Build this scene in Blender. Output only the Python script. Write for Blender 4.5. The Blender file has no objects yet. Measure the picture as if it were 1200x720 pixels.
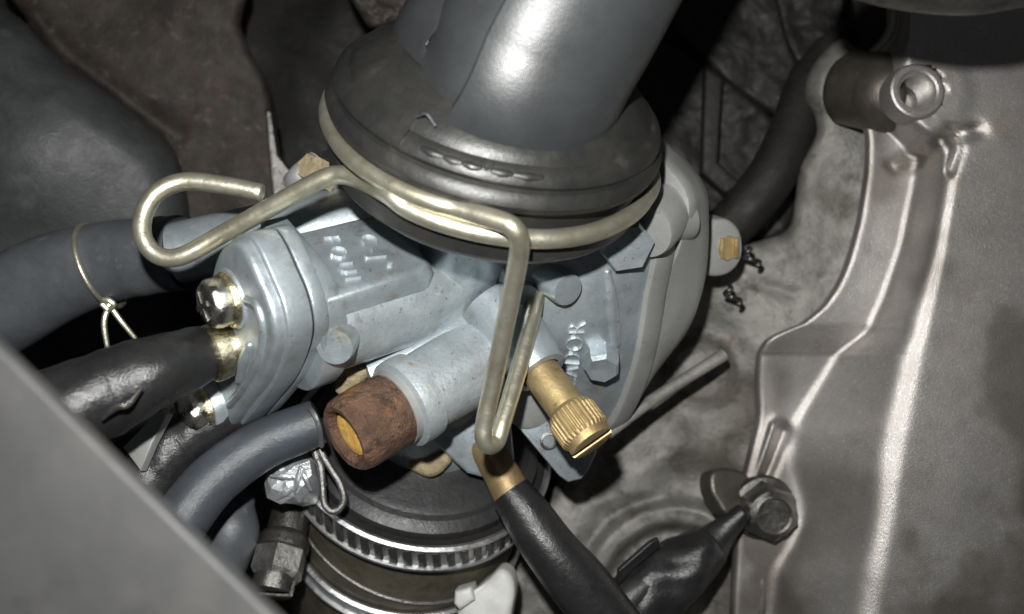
import bpy, bmesh, math, random
import numpy as np
from mathutils import Vector as V, Matrix
from mathutils.bvhtree import BVHTree
random.seed(7)
S = 0.0167            # metres per modelling unit (1 unit = about 17 mm)
D = 11.0              # camera height above the reference level, in modelling units
sc = bpy.context.scene
COL = sc.collection
# ------------------------------------------------------------------ camera, world, flash, exposure
cam = bpy.data.cameras.new('camera'); camo = bpy.data.objects.new('camera', cam); COL.objects.link(camo)
camo.location = (0, 0, D*S)
cam.sensor_width = 36; cam.lens = 36*D/12.0
cam.clip_start = 0.002; cam.clip_end = 5
cam.dof.use_dof = True; cam.dof.focus_distance = (D-0.9)*S; cam.dof.aperture_fstop = 16.0
sc.camera = camo
w = bpy.data.worlds.new('World'); sc.world = w; w.use_nodes = True
w.node_tree.nodes['Background'].inputs[0].default_value = (0.9, 0.95, 1.0, 1)
w.node_tree.nodes['Background'].inputs[1].default_value = 0.034
fl = bpy.data.lights.new('flash', 'POINT'); flo = bpy.data.objects.new('flash', fl); COL.objects.link(flo)
flo.location = (-0.5*S, 1.5*S, (D-0.1)*S); fl.energy = 2.15; fl.shadow_soft_size = 0.16*S; fl.color = (1.0, 0.995, 0.97)
sc.view_settings.view_transform = 'Standard'; sc.view_settings.look = 'None'
sc.view_settings.exposure = 0; sc.view_settings.gamma = 1
sc.render.engine = 'CYCLES'
sc.cycles.use_denoising = True
sc.cycles.max_bounces = 6

# ------------------------------------------------------------------ frames
def P(x, y, z):
    k = (D-z)/D
    return V(((x-600)/100*k, (360-y)/100*k, z))
EYE = V((0, 0, D))
A = V((.21, .77, .6)).normalized()                 # bore axis, towards the air boot
v_ = V((-.75, -.24, .615)); v_ = (v_-A*v_.dot(A)).normalized()
U = A.cross(v_)                                    # side of the carburettor that faces the viewer
VX = v_.copy()             # slide axis, towards the cap
U = A.cross(VX).normalized()
C0 = P(576, 165, 1.2); B = C0 - 1.9*A
E1 = V((A.y, -A.x, 0)).normalized(); E2 = E1.cross(A)
def K(l, al=0, be=0): return B + VX*l + A*al + U*be
def on_plane(px, py, q, n):
    d = P(px, py, 0)-EYE
    return EYE + d*((q-EYE).dot(n)/d.dot(n))
def ring_pt(th, r, al): 
    t = math.radians(th)
    return C0 + (E1*math.cos(t)+E2*math.sin(t))*r + A*al

# ------------------------------------------------------------------ mesh helpers
def basis(n, ref=None):
    n = n.normalized()
    if ref is None: ref = V((0, 0, 1)) if abs(n.z) < .9 else V((1, 0, 0))
    x = (ref - n*ref.dot(n)).normalized()
    return x, n.cross(x), n
def smooth_path(pts, m=6, closed=False):
    pts = [tuple(p) for p in pts]; a = np.array(pts, float); n = len(a); out = []
    rng = range(n if closed else n-1)
    for i in rng:
        p1, p2 = a[i], a[(i+1) % n]
        p0 = a[(i-1) % n] if (closed or i > 0) else 2*p1-p2
        p3 = a[(i+2) % n] if (closed or i < n-2) else 2*p2-p1
        for j in range(m):
            t = j/m
            out.append(.5*((2*p1)+(-p0+p2)*t+(2*p0-5*p1+4*p2-p3)*t*t+(-p0+3*p1-3*p2+p3)*t**3))
    if not closed: out.append(a[-1])
    return out
class MB:
    def __init__(s): s.v = []; s.f = []; s.attr = None
    def add(s, vs, fs):
        o = len(s.v); s.v += [V(p) for p in vs]; s.f += [tuple(i+o for i in f) for f in fs]; return s
    def rings(s, rings, cap0=True, cap1=True, closed=True):
        n = len(rings[0]); vs = [p for r in rings for p in r]; fs = []
        for i in range(len(rings)-1):
            for j in range(n if closed else n-1):
                k = (j+1) % n
                fs.append((i*n+j, i*n+k, (i+1)*n+k, (i+1)*n+j))
        if cap0: fs.append(tuple(range(n-1, -1, -1)))
        if cap1: fs.append(tuple((len(rings)-1)*n+j for j in range(n)))
        return s.add(vs, fs)
    def lathe(s, prof, o, ax, n=40, ref=None, mod=None, cap0=True, cap1=True):
        x, y, z = basis(ax, ref); R = []
        for (r, h) in prof:
            R.append([o + z*h + (x*math.cos(2*math.pi*j/n)+y*math.sin(2*math.pi*j/n))*(max(r, .0005)*(mod(j, r, h) if mod else 1)) for j in range(n)])
        return s.rings(R, cap0, cap1)
    def tube(s, pts, rad, n=16, m=6, prof=None, ref=None, round_end=0):
        if not isinstance(rad, (list, tuple)): rad = [rad]*len(pts)
        q = smooth_path([tuple(p)+(r,) for p, r in zip(pts, rad)], m)
        c = [V(p[:3]) for p in q]; rr = [max(p[3], .002) for p in q]
        t0 = (c[1]-c[0]).normalized(); x, y, z = basis(t0, ref); R = []
        for i, p in enumerate(c):
            t = (c[min(i+1, len(c)-1)]-c[max(i-1, 0)]).normalized()
            x = (x - t*x.dot(t)).normalized(); y = t.cross(x)
            R.append([p+(x*math.cos(2*math.pi*j/n)+y*math.sin(2*math.pi*j/n))*rr[i]*(prof(2*math.pi*j/n, i/(len(c)-1)) if prof else 1) for j in range(n)])
        if round_end:
            def endcap(ring, cen, d):
                out = []
                for k in (1, 2, 3):
                    an = k*math.pi/2/3.3
                    out.append([cen + (p-cen)*math.cos(an) + d*((p-cen).length*math.sin(an)*round_end) for p in ring])
                return out
            R = endcap(R[0], c[0], (c[0]-c[1]).normalized())[::-1] + R + endcap(R[-1], c[-1], (c[-1]-c[-2]).normalized())
        return s.rings(R)
    def slab(s, pts, nrm, depth, bev=.05, seg=3, back=0):
        """pts: outline on a plane (3D), top face at the plane, goes back along -nrm, rounded top edge"""
        nrm = nrm.normalized(); c = sum(pts, V())/len(pts); x, y, z = basis(nrm)
        q = [((p-c).dot(x), (p-c).dot(y)) for p in pts]; n = len(q)
        ar = sum(q[i][0]*q[(i+1) % n][1]-q[(i+1) % n][0]*q[i][1] for i in range(n))
        if ar < 0: q = q[::-1]
        def off(d):
            o = []
            for i in range(n):
                a, b, e = V(q[i-1]), V(q[i]), V(q[(i+1) % n])
                d1 = (b-a).normalized(); d2 = (e-b).normalized()
                n1 = V((-d1.y, d1.x)); n2 = V((-d2.y, d2.x)); m = n1+n2
                m = m/max(m.length_squared/2, .5) if m.length > 1e-6 else n1
                o.append((b.x+m.x*d, b.y+m.y*d))
            return o
        R = []
        def lev(d, h): R.append([c+x*p[0]+y*p[1]+z*h for p in off(d)])
        if back:
            for k in range(seg+1):
                an = math.pi/2*k/seg; lev(back*(1-math.sin(an)), -depth+back*(1-math.cos(an)))
        else: lev(0, -depth)
        if bev:
            for k in range(seg+1):
                an = math.pi/2*k/seg; lev(bev*(1-math.cos(an)), -bev+bev*math.sin(an))
        else: lev(0, 0)
        return s.rings(R)
    def box(s, c, x, y, z, hx, hy, hz, bev=.02):
        x, y, z = x.normalized(), y.normalized(), z.normalized()
        return s.slab([c+z*hz+x*(i*hx)+y*(j*hy) for i, j in ((-1, -1), (1, -1), (1, 1), (-1, 1))], z, 2*hz, bev, 2)
    def bvh(s): return BVHTree.FromPolygons([tuple(p) for p in s.v], s.f)
def cast(px, py, mbs):
    d = (P(px, py, 0)-EYE).normalized(); best = None
    for m in mbs:
        h = m.bvh().ray_cast(EYE, d)
        if h[0] is not None and (best is None or h[3] < best[2]): best = (h[0], h[1] if h[1].dot(d) < 0 else -h[1], h[3])
    return best
ORG = {}
def world_org(o):
    return ORG.get(o.name, V()) if o else V()
def mk_mesh(name, mb, mat, org, smooth=True, angle=38):
    me = bpy.data.meshes.new(name)
    me.from_pydata([tuple((p-org)*S) for p in mb.v], [], mb.f)
    if smooth:
        me.polygons.foreach_set('use_smooth', [True]*len(me.polygons))
        bm = bmesh.new(); bm.from_mesh(me); bmesh.ops.recalc_face_normals(bm, faces=bm.faces); bm.to_mesh(me); bm.free()
        me.set_sharp_from_angle(angle=math.radians(angle))
    if mb.attr is not None:
        at = me.attributes.new('wear', 'FLOAT', 'POINT'); at.data.foreach_set('value', np.array(mb.attr, dtype=np.float32))
    me.materials.append(mat); return me
def obj(name, mb, mat, parent=None, **kw):
    if parent is None:
        xs = np.array([tuple(p) for p in mb.v]); org = V(((xs[:, 0].min()+xs[:, 0].max())/2, (xs[:, 1].min()+xs[:, 1].max())/2, xs[:, 2].min()))
    else: org = world_org(parent)
    o = bpy.data.objects.new(name, mk_mesh(name, mb, mat, org, **kw)); COL.objects.link(o)
    ORG[o.name] = org
    if parent: o.parent = parent
    else: o.location = org*S
    return o
def tag(o, label=None, cat=None, group=None, kind=None):
    if label: o['label'] = label
    if cat: o['category'] = cat
    if group: o['group'] = group
    if kind: o['kind'] = kind
    return o
def thing(name, loc, label, cat, group=None):
    o = bpy.data.objects.new(name, None); COL.objects.link(o); o.location = loc*S; o.empty_display_size = .01
    ORG[o.name] = loc.copy(); return tag(o, label, cat, group)
def text_on(mb, s, px, py, ang, size, mbs, lift=.02, depth=.05, spacing=1.0, n_hint=None, flip=1):
    """raised cast lettering: the glyph outlines are laid on the surface that they stand on"""
    cu = bpy.data.curves.new('t', 'FONT'); cu.body = s; cu.size = size; cu.extrude = .5; cu.resolution_u = 3; cu.space_character = spacing; cu.offset = -.012
    o = bpy.data.objects.new('t', cu); COL.objects.link(o)
    me = o.to_mesh(); vs = [vv.co.copy() for vv in me.vertices]; fs = [tuple(f.vertices) for f in me.polygons]
    o.to_mesh_clear(); bpy.data.objects.remove(o); bpy.data.curves.remove(cu)
    h = cast(px, py, mbs); org, n = h[0], h[1]
    if n_hint: n = n_hint
    e = on_plane(px+math.cos(ang)*10, py-math.sin(ang)*10, org, n)
    dx = (e-org).normalized(); dy = n.cross(dx)
    trees = [m.bvh() for m in mbs]; out = []
    for p in vs:
        q = org+dx*p.x+dy*p.y; best = None
        for t in trees:
            r = t.ray_cast(q+n*.4, -n)
            if r[0] is not None and (best is None or r[3] < best[1]): best = (r[0], r[3])
        b = best[0] if best else q
        out.append(b + n*(lift if p.z > 0 else -depth))
    return mb.add(out, fs)

# ------------------------------------------------------------------ materials
def mat(name, c1, c2, scale=1.2, metal=0., rough=(.4, .55), bump=.15, bscale=14, spots=(), spec=.5, wear=None, coat=0):
    m = bpy.data.materials.new(name); m.use_nodes = True; nt = m.node_tree; N = nt.nodes; L = nt.links
    bs = N['Principled BSDF']; bs.inputs['Metallic'].default_value = metal
    bs.inputs['Specular IOR Level'].default_value = spec
    if coat: bs.inputs['Coat Weight'].default_value = coat; bs.inputs['Coat Roughness'].default_value = .3
    tc = N.new('ShaderNodeTexCoord'); mp = N.new('ShaderNodeMapping'); mp.inputs['Scale'].default_value = (1/S,)*3
    L.new(tc.outputs['Object'], mp.inputs[0])
    def noise(sca, det=6, ro=.6, dist=0):
        n = N.new('ShaderNodeTexNoise'); n.inputs['Scale'].default_value = sca; n.inputs['Detail'].default_value = det
        n.inputs['Roughness'].default_value = ro; n.inputs['Distortion'].default_value = dist
        L.new(mp.outputs[0], n.inputs['Vector']); return n.outputs['Fac']
    def ramp(src, lo, hi):
        r = N.new('ShaderNodeMapRange'); r.inputs[1].default_value = lo; r.inputs[2].default_value = hi; r.clamp = True
        r.interpolation_type = 'SMOOTHSTEP'
        L.new(src, r.inputs[0]); return r.outputs[0]
    def mix(f, a, b):
        x = N.new('ShaderNodeMix'); x.data_type = 'RGBA'
        L.new(f, x.inputs[0])
        for i, q in ((6, a), (7, b)):
            if isinstance(q, tuple): x.inputs[i].default_value = (*q, 1)
            else: L.new(q, x.inputs[i])
        return x.outputs[2]
    n1 = noise(scale, 8, .62, .3)
    col = mix(ramp(n1, .3, .7), c1, c2)
    for (c, sca, lo, hi, amt) in spots:
        f = ramp(noise(sca, 5, .65), lo, hi)
        mu = N.new('ShaderNodeMath'); mu.operation = 'MULTIPLY'; mu.inputs[1].default_value = amt; L.new(f, mu.inputs[0])
        col = mix(mu.outputs[0], col, c)
    if wear:
        at = N.new('ShaderNodeAttribute'); at.attribute_name = 'wear'
        col = mix(ramp(at.outputs['Fac'], 0, 1), col, wear)
    L.new(col, bs.inputs['Base Color'])
    nb = noise(bscale, 6, .7)
    r = N.new('ShaderNodeMapRange'); r.inputs[1].default_value = .3; r.inputs[2].default_value = .7
    r.inputs[3].default_value = rough[0]; r.inputs[4].default_value = rough[1]
    L.new(noise(scale*3.1, 6, .7), r.inputs[0]); L.new(r.outputs[0], bs.inputs['Roughness'])
    if bump:
        b = N.new('ShaderNodeBump'); b.inputs['Strength'].default_value = bump; b.inputs['Distance'].default_value = .06*S
        L.new(nb, b.inputs['Height']); L.new(b.outputs[0], bs.inputs['Normal'])
    return m
M = {}
DK = (.05, .05, .045); TAN = (.33, .27, .17)
M['zinc'] = mat('cast_zinc', (.43, .485, .515), (.30, .34, .36), 1.6, .6, (.30, .50), .12, 26,
                spots=((DK, 15, .635, .70, .6), (TAN, 2.2, .6, .72, .5), ((.20, .21, .21), 4.5, .54, .72, .7), ((.62, .65, .66), 9, .6, .7, .4), ((.17, .17, .16), 38, .60, .68, .5), ((.27, .22, .145), 3.4, .60, .72, .65)))
M['zinc_pitted'] = mat('pitted_cast_zinc', (.50, .55, .575), (.34, .375, .39), 1.4, .5, (.34, .56), .3, 18, spots=((DK, 17, .60, .68, .5), ((.34, .29, .19), 2.6, .56, .70, .7), ((.62, .65, .66), 8, .58, .7, .5), ((.15, .15, .14), 4, .6, .74, .6)))
M['zinc_letters'] = mat('lettering_cast_zinc', (.66, .70, .72), (.5, .53, .55), 6, .6, (.28, .42), .1, 26)  # lighter than the casting so the raised letters stand out
M['zinc_dull'] = mat('dull_cast_zinc', (.33, .335, .325), (.26, .265, .255), 1.3, .4, (.45, .62), .14, 30,
                     spots=(((.1, .1, .09), 5, .6, .75, .5), (DK, 18, .66, .74, .6), ((.2, .2, .19), 40, .58, .66, .5)))
M['plated'] = mat('yellow_plated_steel', (.66, .64, .52), (.48, .45, .33), 2.2, .85, (.28, .46), .14, 20,
                  spots=(((.16, .14, .09), 9, .6, .75, .7), ((.62, .61, .56), 3, .58, .7, .6)))
M['chrome'] = mat('bright_screw_steel', (.74, .72, .66), (.55, .52, .45), 5, 1., (.14, .32), .3, 14, spots=(((.1, .08, .05), 9, .56, .66, .8),))
M['gold'] = mat('gold_passivated_steel', (.62, .54, .36), (.5, .45, .33), 4, 1., (.18, .4), .35, 12, spots=(((.14, .1, .05), 8, .6, .72, .7),))
M['brass_dull'] = mat('dull_brass', (.34, .24, .12), (.22, .16, .09), 3, .6, (.4, .6), .15, 25)
M['cover_oily'] = mat('oil_stained_paint', (.15, .135, .12), (.10, .09, .075), 2, .8, (.38, .5), .15, 30)
M['brass'] = mat('brass', (.52, .40, .20), (.38, .28, .14), 3, .75, (.42, .6), .2, 25, spots=(((.14, .09, .04), 6, .58, .74, .7),))
M['rust'] = mat('rusty_steel', (.19, .105, .065), (.085, .05, .035), 5, .3, (.22, .6), 1., 12,
                spots=(((.42, .20, .06), 2.6, .54, .68, .75), ((.035, .025, .02), 7, .53, .66, .75)))
M['rust_hole'] = mat('yellow_corrosion', (.80, .50, .12), (.68, .36, .07), 5, 0, (.6, .8), .5, 14, spots=(((.35, .13, .03), 7, .58, .7, .8),))
M['pipe'] = mat('satin_black_rubber', (.038, .041, .043), (.027, .029, .031), 1.2, 0., (.31, .43), .10, 30, spots=(((.16, .15, .14), 30, .72, .78, .6), ((.03, .03, .03), 3, .55, .7, .5)), spec=.7)
M['boot'] = mat('dusty_black_rubber', (.015, .0155, .0155), (.026, .025, .022), 2, 0., (.30, .5), .12, 18, spots=(((.17, .16, .14), 22, .7, .78, .5), ((.085, .08, .07), 2.1, .58, .75, .5)), spec=.6)
M['black'] = mat('glossy_black_sleeve', (.012, .012, .013), (.02, .02, .02), 2, 0., (.22, .42), .25, 9, spots=(((.06, .056, .05), 5, .63, .78, .4), ((.13, .125, .115), 28, .68, .74, .5)), spec=.5)
M['hose'] = mat('slate_hose_rubber', (.052, .06, .072), (.04, .045, .052), 2, 0., (.34, .5), .2, 24, spots=(((.14, .14, .14), 20, .7, .8, .4),), spec=.55)
M['grey_hose'] = mat('grey_hose', (.082, .088, .098), (.055, .06, .067), 1.6, 0., (.36, .55), .15, 12, spots=(((.19, .19, .2), 3, .58, .75, .5), ((.05, .05, .055), 5, .58, .72, .6), ((.22, .21, .19), 26, .68, .74, .5)), spec=.6)
M['shroud'] = mat('dark_grey_rubber_cover', (.052, .055, .055), (.032, .035, .036), 1.6, 0., (.4, .65), .25, 14, spots=(((.10, .10, .098), 2.4, .58, .78, .5), ((.16, .155, .145), 30, .68, .74, .5), ((.11, .1, .09), 9, .66, .8, .5),))
M['rusty_frame'] = mat('rusty_dirty_steel', (.045, .036, .029), (.024, .019, .016), 2.4, .1, (.5, .8), .45, 16,
                       spots=(((.11, .09, .07), 4.4, .56, .72, .7), ((.06, .025, .02), 3.2, .56, .7, .6), ((.22, .2, .17), 18, .68, .76, .6)))
M['dark'] = mat('oily_black_metal', (.011, .0098, .0088), (.006, .0055, .005), 1.4, .1, (.5, .8), .3, 8, spots=(((.028, .023, .019), 5, .6, .76, .6), ((.07, .065, .06), 22, .7, .78, .5)))
M['case'] = mat('weathered_aluminium', (.31, .30, .275), (.18, .174, .158), 1.0, .4, (.42, .65), .5, 11,
                spots=(((.075, .07, .062), 2.6, .50, .68, .75), ((.24, .16, .10), 1.7, .62, .74, .4), ((.06, .055, .05), 12, .62, .74, .6), ((.42, .41, .38), 7, .62, .76, .5)), wear=(.10, .09, .075))
M['cover'] = mat('bronze_grey_paint', (.44, .42, .40), (.35, .33, .31), .8, .82, (.39, .46), .22, 44,
                 spots=(((.85, .83, .8), 45, .58, .66, .6), ((.13, .12, .11), 42, .60, .68, .5), ((.42, .31, .24), 1.6, .58, .76, .45), ((.2, .18, .16), 3.0, .62, .78, .4)), wear=(.2, .18, .16))
M['steel'] = mat('dull_steel', (.33, .325, .31), (.22, .215, .2), 3, .9, (.3, .5), .4, 12, spots=(((.07, .06, .05), 6, .58, .72, .7),))
M['dark_steel'] = mat('dark_oily_steel', (.17, .165, .155), (.10, .095, .088), 3, .85, (.25, .45), .35, 10, spots=(((.03, .027, .022), 5, .56, .7, .7), ((.25, .23, .2), 9, .66, .76, .5)))
M['clamp'] = mat('clamp_band_steel', (.56, .57, .57), (.4, .41, .41), 3, .9, (.25, .45), .2, 16, spots=(((.08, .075, .06), 6, .6, .74, .7),))
M['rubber'] = mat('ribbed_black_rubber', (.02, .021, .022), (.03, .03, .03), 2, 0, (.3, .5), .2, 14, spots=(((.1, .095, .085), 4, .64, .78, .4),), spec=.55)
M['amber'] = mat('oily_tan_sleeve', (.105, .092, .065), (.06, .054, .04), 2.4, 0, (.22, .42), .4, 8, spots=(((.03, .028, .02), 4, .58, .7, .7),), spec=.6)
M['foil'] = mat('crumpled_foil', (.62, .64, .66), (.42, .44, .46), 5, .7, (.25, .45), .4, 10, spots=(((.08, .08, .08), 7, .62, .72, .6),))
M['white'] = mat('dirty_white_plastic', (.55, .55, .53), (.44, .44, .42), 3, 0, (.4, .55), .15, 14, spots=(((.2, .19, .16), 6, .62, .76, .5),))
M['panel'] = mat('grey_painted_panel', (.031, .031, .0315), (.026, .026, .026), 1.2, 0, (.55, .7), .1, 12, spots=(((.040, .037, .034), 1.6, .48, .68, .7), ((.019, .019, .02), 2.7, .54, .7, .6), ((.05, .05, .05), 16, .66, .76, .5),))
M['paste'] = mat('old_tan_gasket', (.38, .31, .18), (.26, .21, .13), 5, 0, (.6, .8), .8, 14)

# ------------------------------------------------------------------ numpy helpers for terrain-like castings
def vnoise(x, y, seed):
    r = np.random.RandomState(seed); g = r.rand(64, 64)
    xi = np.floor(x).astype(int); yi = np.floor(y).astype(int); fx = x-xi; fy = y-yi
    fx = fx*fx*(3-2*fx); fy = fy*fy*(3-2*fy)
    q = lambda i, j: g[(xi+i) % 64, (yi+j) % 64]
    return (q(0, 0)*(1-fx)+q(1, 0)*fx)*(1-fy)+(q(0, 1)*(1-fx)+q(1, 1)*fx)*fy - .5
def fbm(x, y, sc_, seed, oc=4):
    return sum(vnoise(x/sc_*2**i+i*7.3, y/sc_*2**i+i*3.1, seed+i)/2**i for i in range(oc))
def sstep(e0, e1, x):
    t = np.clip((x-e0)/(e1-e0), 0, 1); return t*t*(3-2*t)
def sdf(px, py, poly):
    poly = np.array(poly, float); d = np.full(px.shape, 1e9); ins = np.zeros(px.shape, bool); n = len(poly)
    for i in range(n):
        ax, ay = poly[i]; bx, by = poly[(i+1) % n]; ex, ey = bx-ax, by-ay
        t = np.clip(((px-ax)*ex+(py-ay)*ey)/(ex*ex+ey*ey+1e-9), 0, 1)
        d = np.minimum(d, np.hypot(px-ax-t*ex, py-ay-t*ey))
        c = ((ay > py) != (by > py)) & (px < (bx-ax)*(py-ay)/(by-ay+1e-12)+ax); ins ^= c
    return np.where(ins, -d, d)
def seg_d(px, py, pts):
    d = np.full(px.shape, 1e9)
    for (ax, ay), (bx, by) in zip(pts[:-1], pts[1:]):
        ex, ey = bx-ax, by-ay; t = np.clip(((px-ax)*ex+(py-ay)*ey)/(ex*ex+ey*ey+1e-9), 0, 1)
        d = np.minimum(d, np.hypot(px-ax-t*ex, py-ay-t*ey))
    return d
def grid_mb(X, Y, Z, mask=None, wear=None):
    mb = MB(); ny, nx = X.shape; k = (D-Z)/D
    wx = (X-600)/100*k; wy = (360-Y)/100*k
    mb.v = [V(p) for p in zip(wx.ravel(), wy.ravel(), Z.ravel())]
    for j in range(ny-1):
        for i in range(nx-1):
            if mask is None or (mask[j, i] or mask[j+1, i] or mask[j, i+1] or mask[j+1, i+1]):
                mb.f.append((j*nx+i, (j+1)*nx+i, (j+1)*nx+i+1, j*nx+i+1))
    if wear is not None: mb.attr = wear.ravel()
    return mb
def casting(poly, zfun, x0, x1, y0, y1, step, rpx, rz, zb, wear=None):
    X, Y = np.meshgrid(np.arange(x0, x1+step, step, dtype=float), np.arange(y0, y1+step, step, dtype=float))
    s = sdf(X, Y, smooth_path(poly, 4, True)); Z = zfun(X, Y)
    t = np.clip((s+rpx)/rpx, 0, 1)
    Z = Z - rz*(1-np.sqrt(np.clip(1-t*t, 0, 1)))
    gy, gx = np.gradient(s, step); gl = np.hypot(gx, gy)+1e-6; so = np.maximum(s, 0)
    X = X-gx/gl*so*.93; Y = Y-gy/gl*so*.93                              # the skirt follows the outline
    t2 = np.clip((s-.9*step)/(step*1.2), 0, 1); Z = Z*(1-t2)+zb*t2
    return grid_mb(X, Y, Z, s < step*3.2, wear(X, Y) if wear else None)

# ================================================================== SETTING
X, Y = np.meshgrid(np.linspace(-500, 1700, 150), np.linspace(-500, 1220, 120))
Z = -6.2 + .9*fbm(X, Y, 260, 11) + .25*fbm(X, Y, 60, 12)
bg = grid_mb(X, Y, Z)
tag(obj('background', bg, M['dark']), kind='structure')

# -- crankcase ------------------------------------------------------
case_poly = [(943, 112), (952, 78), (985, 46), (1012, 62), (1090, 80), (1130, 300), (1010, 500), (940, 640), (910, 830), (560, 830), (575, 700), (606, 640), (655, 560), (640, 500), (700, 430), (760, 330), (838, 300), (882, 285), (922, 270), (932, 236), (937, 196), (956, 160), (955, 136)]
def case_z(x, y):
    z = -2.35 + .10*fbm(x, y, 90, 3) + .03*fbm(x, y, 22, 5)
    z += .22*np.exp(-(((x-972)/34)**2+((y-96)/40)**2))                # lug at the top
    z -= .55*sstep(330, 420, y)*sstep(900, 820, x)                    # lower deck
    d = np.hypot(x-792, y-702); z += .40*sstep(122, 104, d) - .42*sstep(92, 78, d)   # curved double rib
    z += .06*sstep(54, 40, np.hypot(x-823, y-434)) - .03*sstep(32, 22, np.hypot(x-823, y-434))
    z += .25*np.exp(-((seg_d(x, y, [(735, 560), (800, 520), (850, 535)])/26)**2))
    z -= .35*np.exp(-(((x-905)/45)**2+((y-470)/40)**2))
    z += .10*np.exp(-((seg_d(x, y, [(700, 590), (760, 575), (830, 600), (845, 640)])/10)**2))
    z -= .08*np.exp(-((seg_d(x, y, [(838, 306), (880, 330), (930, 345)])/8)**2))
    z -= .05*np.exp(-((seg_d(x, y, [(975, 92), (1000, 104), (1030, 112)])/3)**2))
    z += .12*sstep(70, 40, np.hypot(x-640, y-600))
    return z
def case_w(x, y):
    wv = .9*np.exp(-(((x-905)/70)**2+((y-480)/60)**2)) + .55*sstep(0, .35, fbm(x, y, 60, 21)) + .6*sstep(600, 720, y)*sstep(.0, .3, fbm(x, y, 40, 31)+.1)
    wv += .8*np.exp(-((np.hypot(x-823, y-434)-36)/6)**2)
    return np.clip(wv, 0, 1)
crank = casting(case_poly, case_z, 545, 1140, 36, 840, 3.2, 26, .28, -4.6, case_w)
tag(obj('crankcase', crank, M['case'], angle=80), 'pale weathered aluminium crankcase casting with stains and curved ribs', 'crankcase')

# -- engine side cover ------------------------------------------------
ys = np.concatenate([np.arange(-100, 380, 4.), np.arange(380, 415, 2.), np.arange(415, 850, 4.)])
ip = lambda pts: np.interp(ys, [p[0] for p in pts], [p[1] for p in pts])
def sm(a, k=5):
    p = np.pad(a, k, mode='edge'); return np.convolve(p, np.ones(2*k+1)/(2*k+1), 'valid')
xl = sm(ip([(40, 1040), (70, 1008), (100, 1002), (125, 1004), (158, 1014), (200, 1013), (260, 1004), (310, 990), (340, 976), (368, 955), (384, 926), (396, 897), (415, 886), (450, 884), (490, 886), (530, 876), (570, 866), (620, 860), (720, 855), (850, 850)]), 3)
xb = sm(ip([(40, 1022), (132, 1024), (172, 1070), (200, 1080), (290, 1062), (350, 1040), (392, 1018), (415, 985), (440, 970), (500, 934), (540, 930), (580, 944), (610, 945), (640, 932), (665, 914), (720, 908), (850, 900)]), 3)
xt = sm(ip([(40, 1050), (132, 1052), (172, 1098), (200, 1108), (300, 1092), (420, 1068), (560, 1042), (720, 1018), (850, 996)]), 3)
zf = sm(ip([(40, -1.5), (360, -1.5), (390, -1.6), (420, -1.78), (470, -1.9), (850, -1.95)]), 6)
zp = -0.85
rows = []; XX = []; ZZ = []
for j in range(len(ys)):
    xs = [xl[j]-1.5, xl[j]-.5]; zs = [-3.6, zf[j]-.32]
    rp, rr = 10, .17
    for k in range(7):
        an = math.pi/2*k/6; xs.append(xl[j]+rp*(1-math.cos(an))); zs.append(zf[j]-rr+rr*math.sin(an))
    a0 = xl[j]+rp; a1 = max(xb[j]-13, a0+2)
    for k in range(1, 15):
        t = k/14; xs.append(a0+(a1-a0)*t); zs.append(zf[j])
    wdt = xt[j]-a1+18
    Hh = zp-zf[j]
    for k in range(1, 31):                                              # concave fillet, wall, convex fillet
        t = k/30; xs.append(a1+wdt*t)
        f = min(17/wdt, .36); g = min(40/wdt, .5)
        s0 = 1/(1-(f+g)/2)
        if t < f: z = s0*t*t/(2*f)
        elif t > 1-g: z = 1-s0*(1-t)**2/(2*g)
        else: z = s0*(t-f/2)
        zs.append(zf[j]+Hh*z)
    for k in range(1, 46):
        t = k/45; xs.append(xt[j]+18+(1330-xt[j]-18)*t); zs.append(zp)
    XX.append(xs); ZZ.append(zs)
X = np.array(XX); Z = np.array(ZZ); Y = np.repeat(ys[:, None], X.shape[1], 1)
inner = sstep(10, 24, X-xl[:, None])
Z = Z + inner*(.018*fbm(X, Y, 150, 41, 2)+.002*fbm(X, Y, 16, 43, 2))
Z = Z - inner*.05*np.exp(-(sdf(X, Y, [(1040, 192), (1060, 182), (1083, 184), (1080, 196), (1050, 202)])/4).clip(-2, 9)**2*1.0)*0.6
gou = np.exp(-(seg_d(X, Y, [(1078, 185), (1100, 165), (1145, 152)])/9)**2)
Z = Z - inner*.07*gou
Z = Z - .75*sstep(29, 25, np.hypot(X-1076, Y-106))
Z = Z - .10*inner*np.exp(-(seg_d(X, Y, [(1118, 150), (1122, 175), (1114, 200)])/5)**2)
Z = Z + .02*inner*sstep(62, 40, np.hypot(X-1085, Y-108))              # swelling round the stud boss
Z = Z - .12*inner*np.exp(-(seg_d(X, Y, [(918, 505), (902, 545), (888, 575)])/7)**2) + .10*inner*np.exp(-(seg_d(X, Y, [(906, 500), (892, 540), (880, 570)])/7)**2)
wr = np.clip(1.1*gou*sstep(-.2, .2, fbm(X, Y, 18, 51)) + .9*sstep(6, -2, sdf(X, Y, [(1040, 194), (1060, 182), (1083, 184), (1080, 196), (1050, 202)])) + .7*sstep(.05, .4, fbm(X, Y, 150, 61)), 0, 1)
wr = np.clip(wr + .6*sstep(480, 640, Y)*sstep(.0, .3, fbm(X, Y, 90, 71)+.08), 0, 1)
cov_mb = grid_mb(X, Y, Z, None, wr)
cover = thing('engine_cover', P(1100, 400, -2.2), 'dark bronze grey engine side cover with long bright raised edges', 'engine cover')
obj('cover_shell', cov_mb, M['cover'], cover, angle=80)
h = MB(); bo = P(1076, 106, -.77)
prof = [(.37, -.30), (.36, -.06), (.345, -.015), (.32, 0), (.27, 0), (.245, -.02)]
for k in range(7): prof += [(.235, -.05-.06*k), (.205, -.08-.06*k)]
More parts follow.
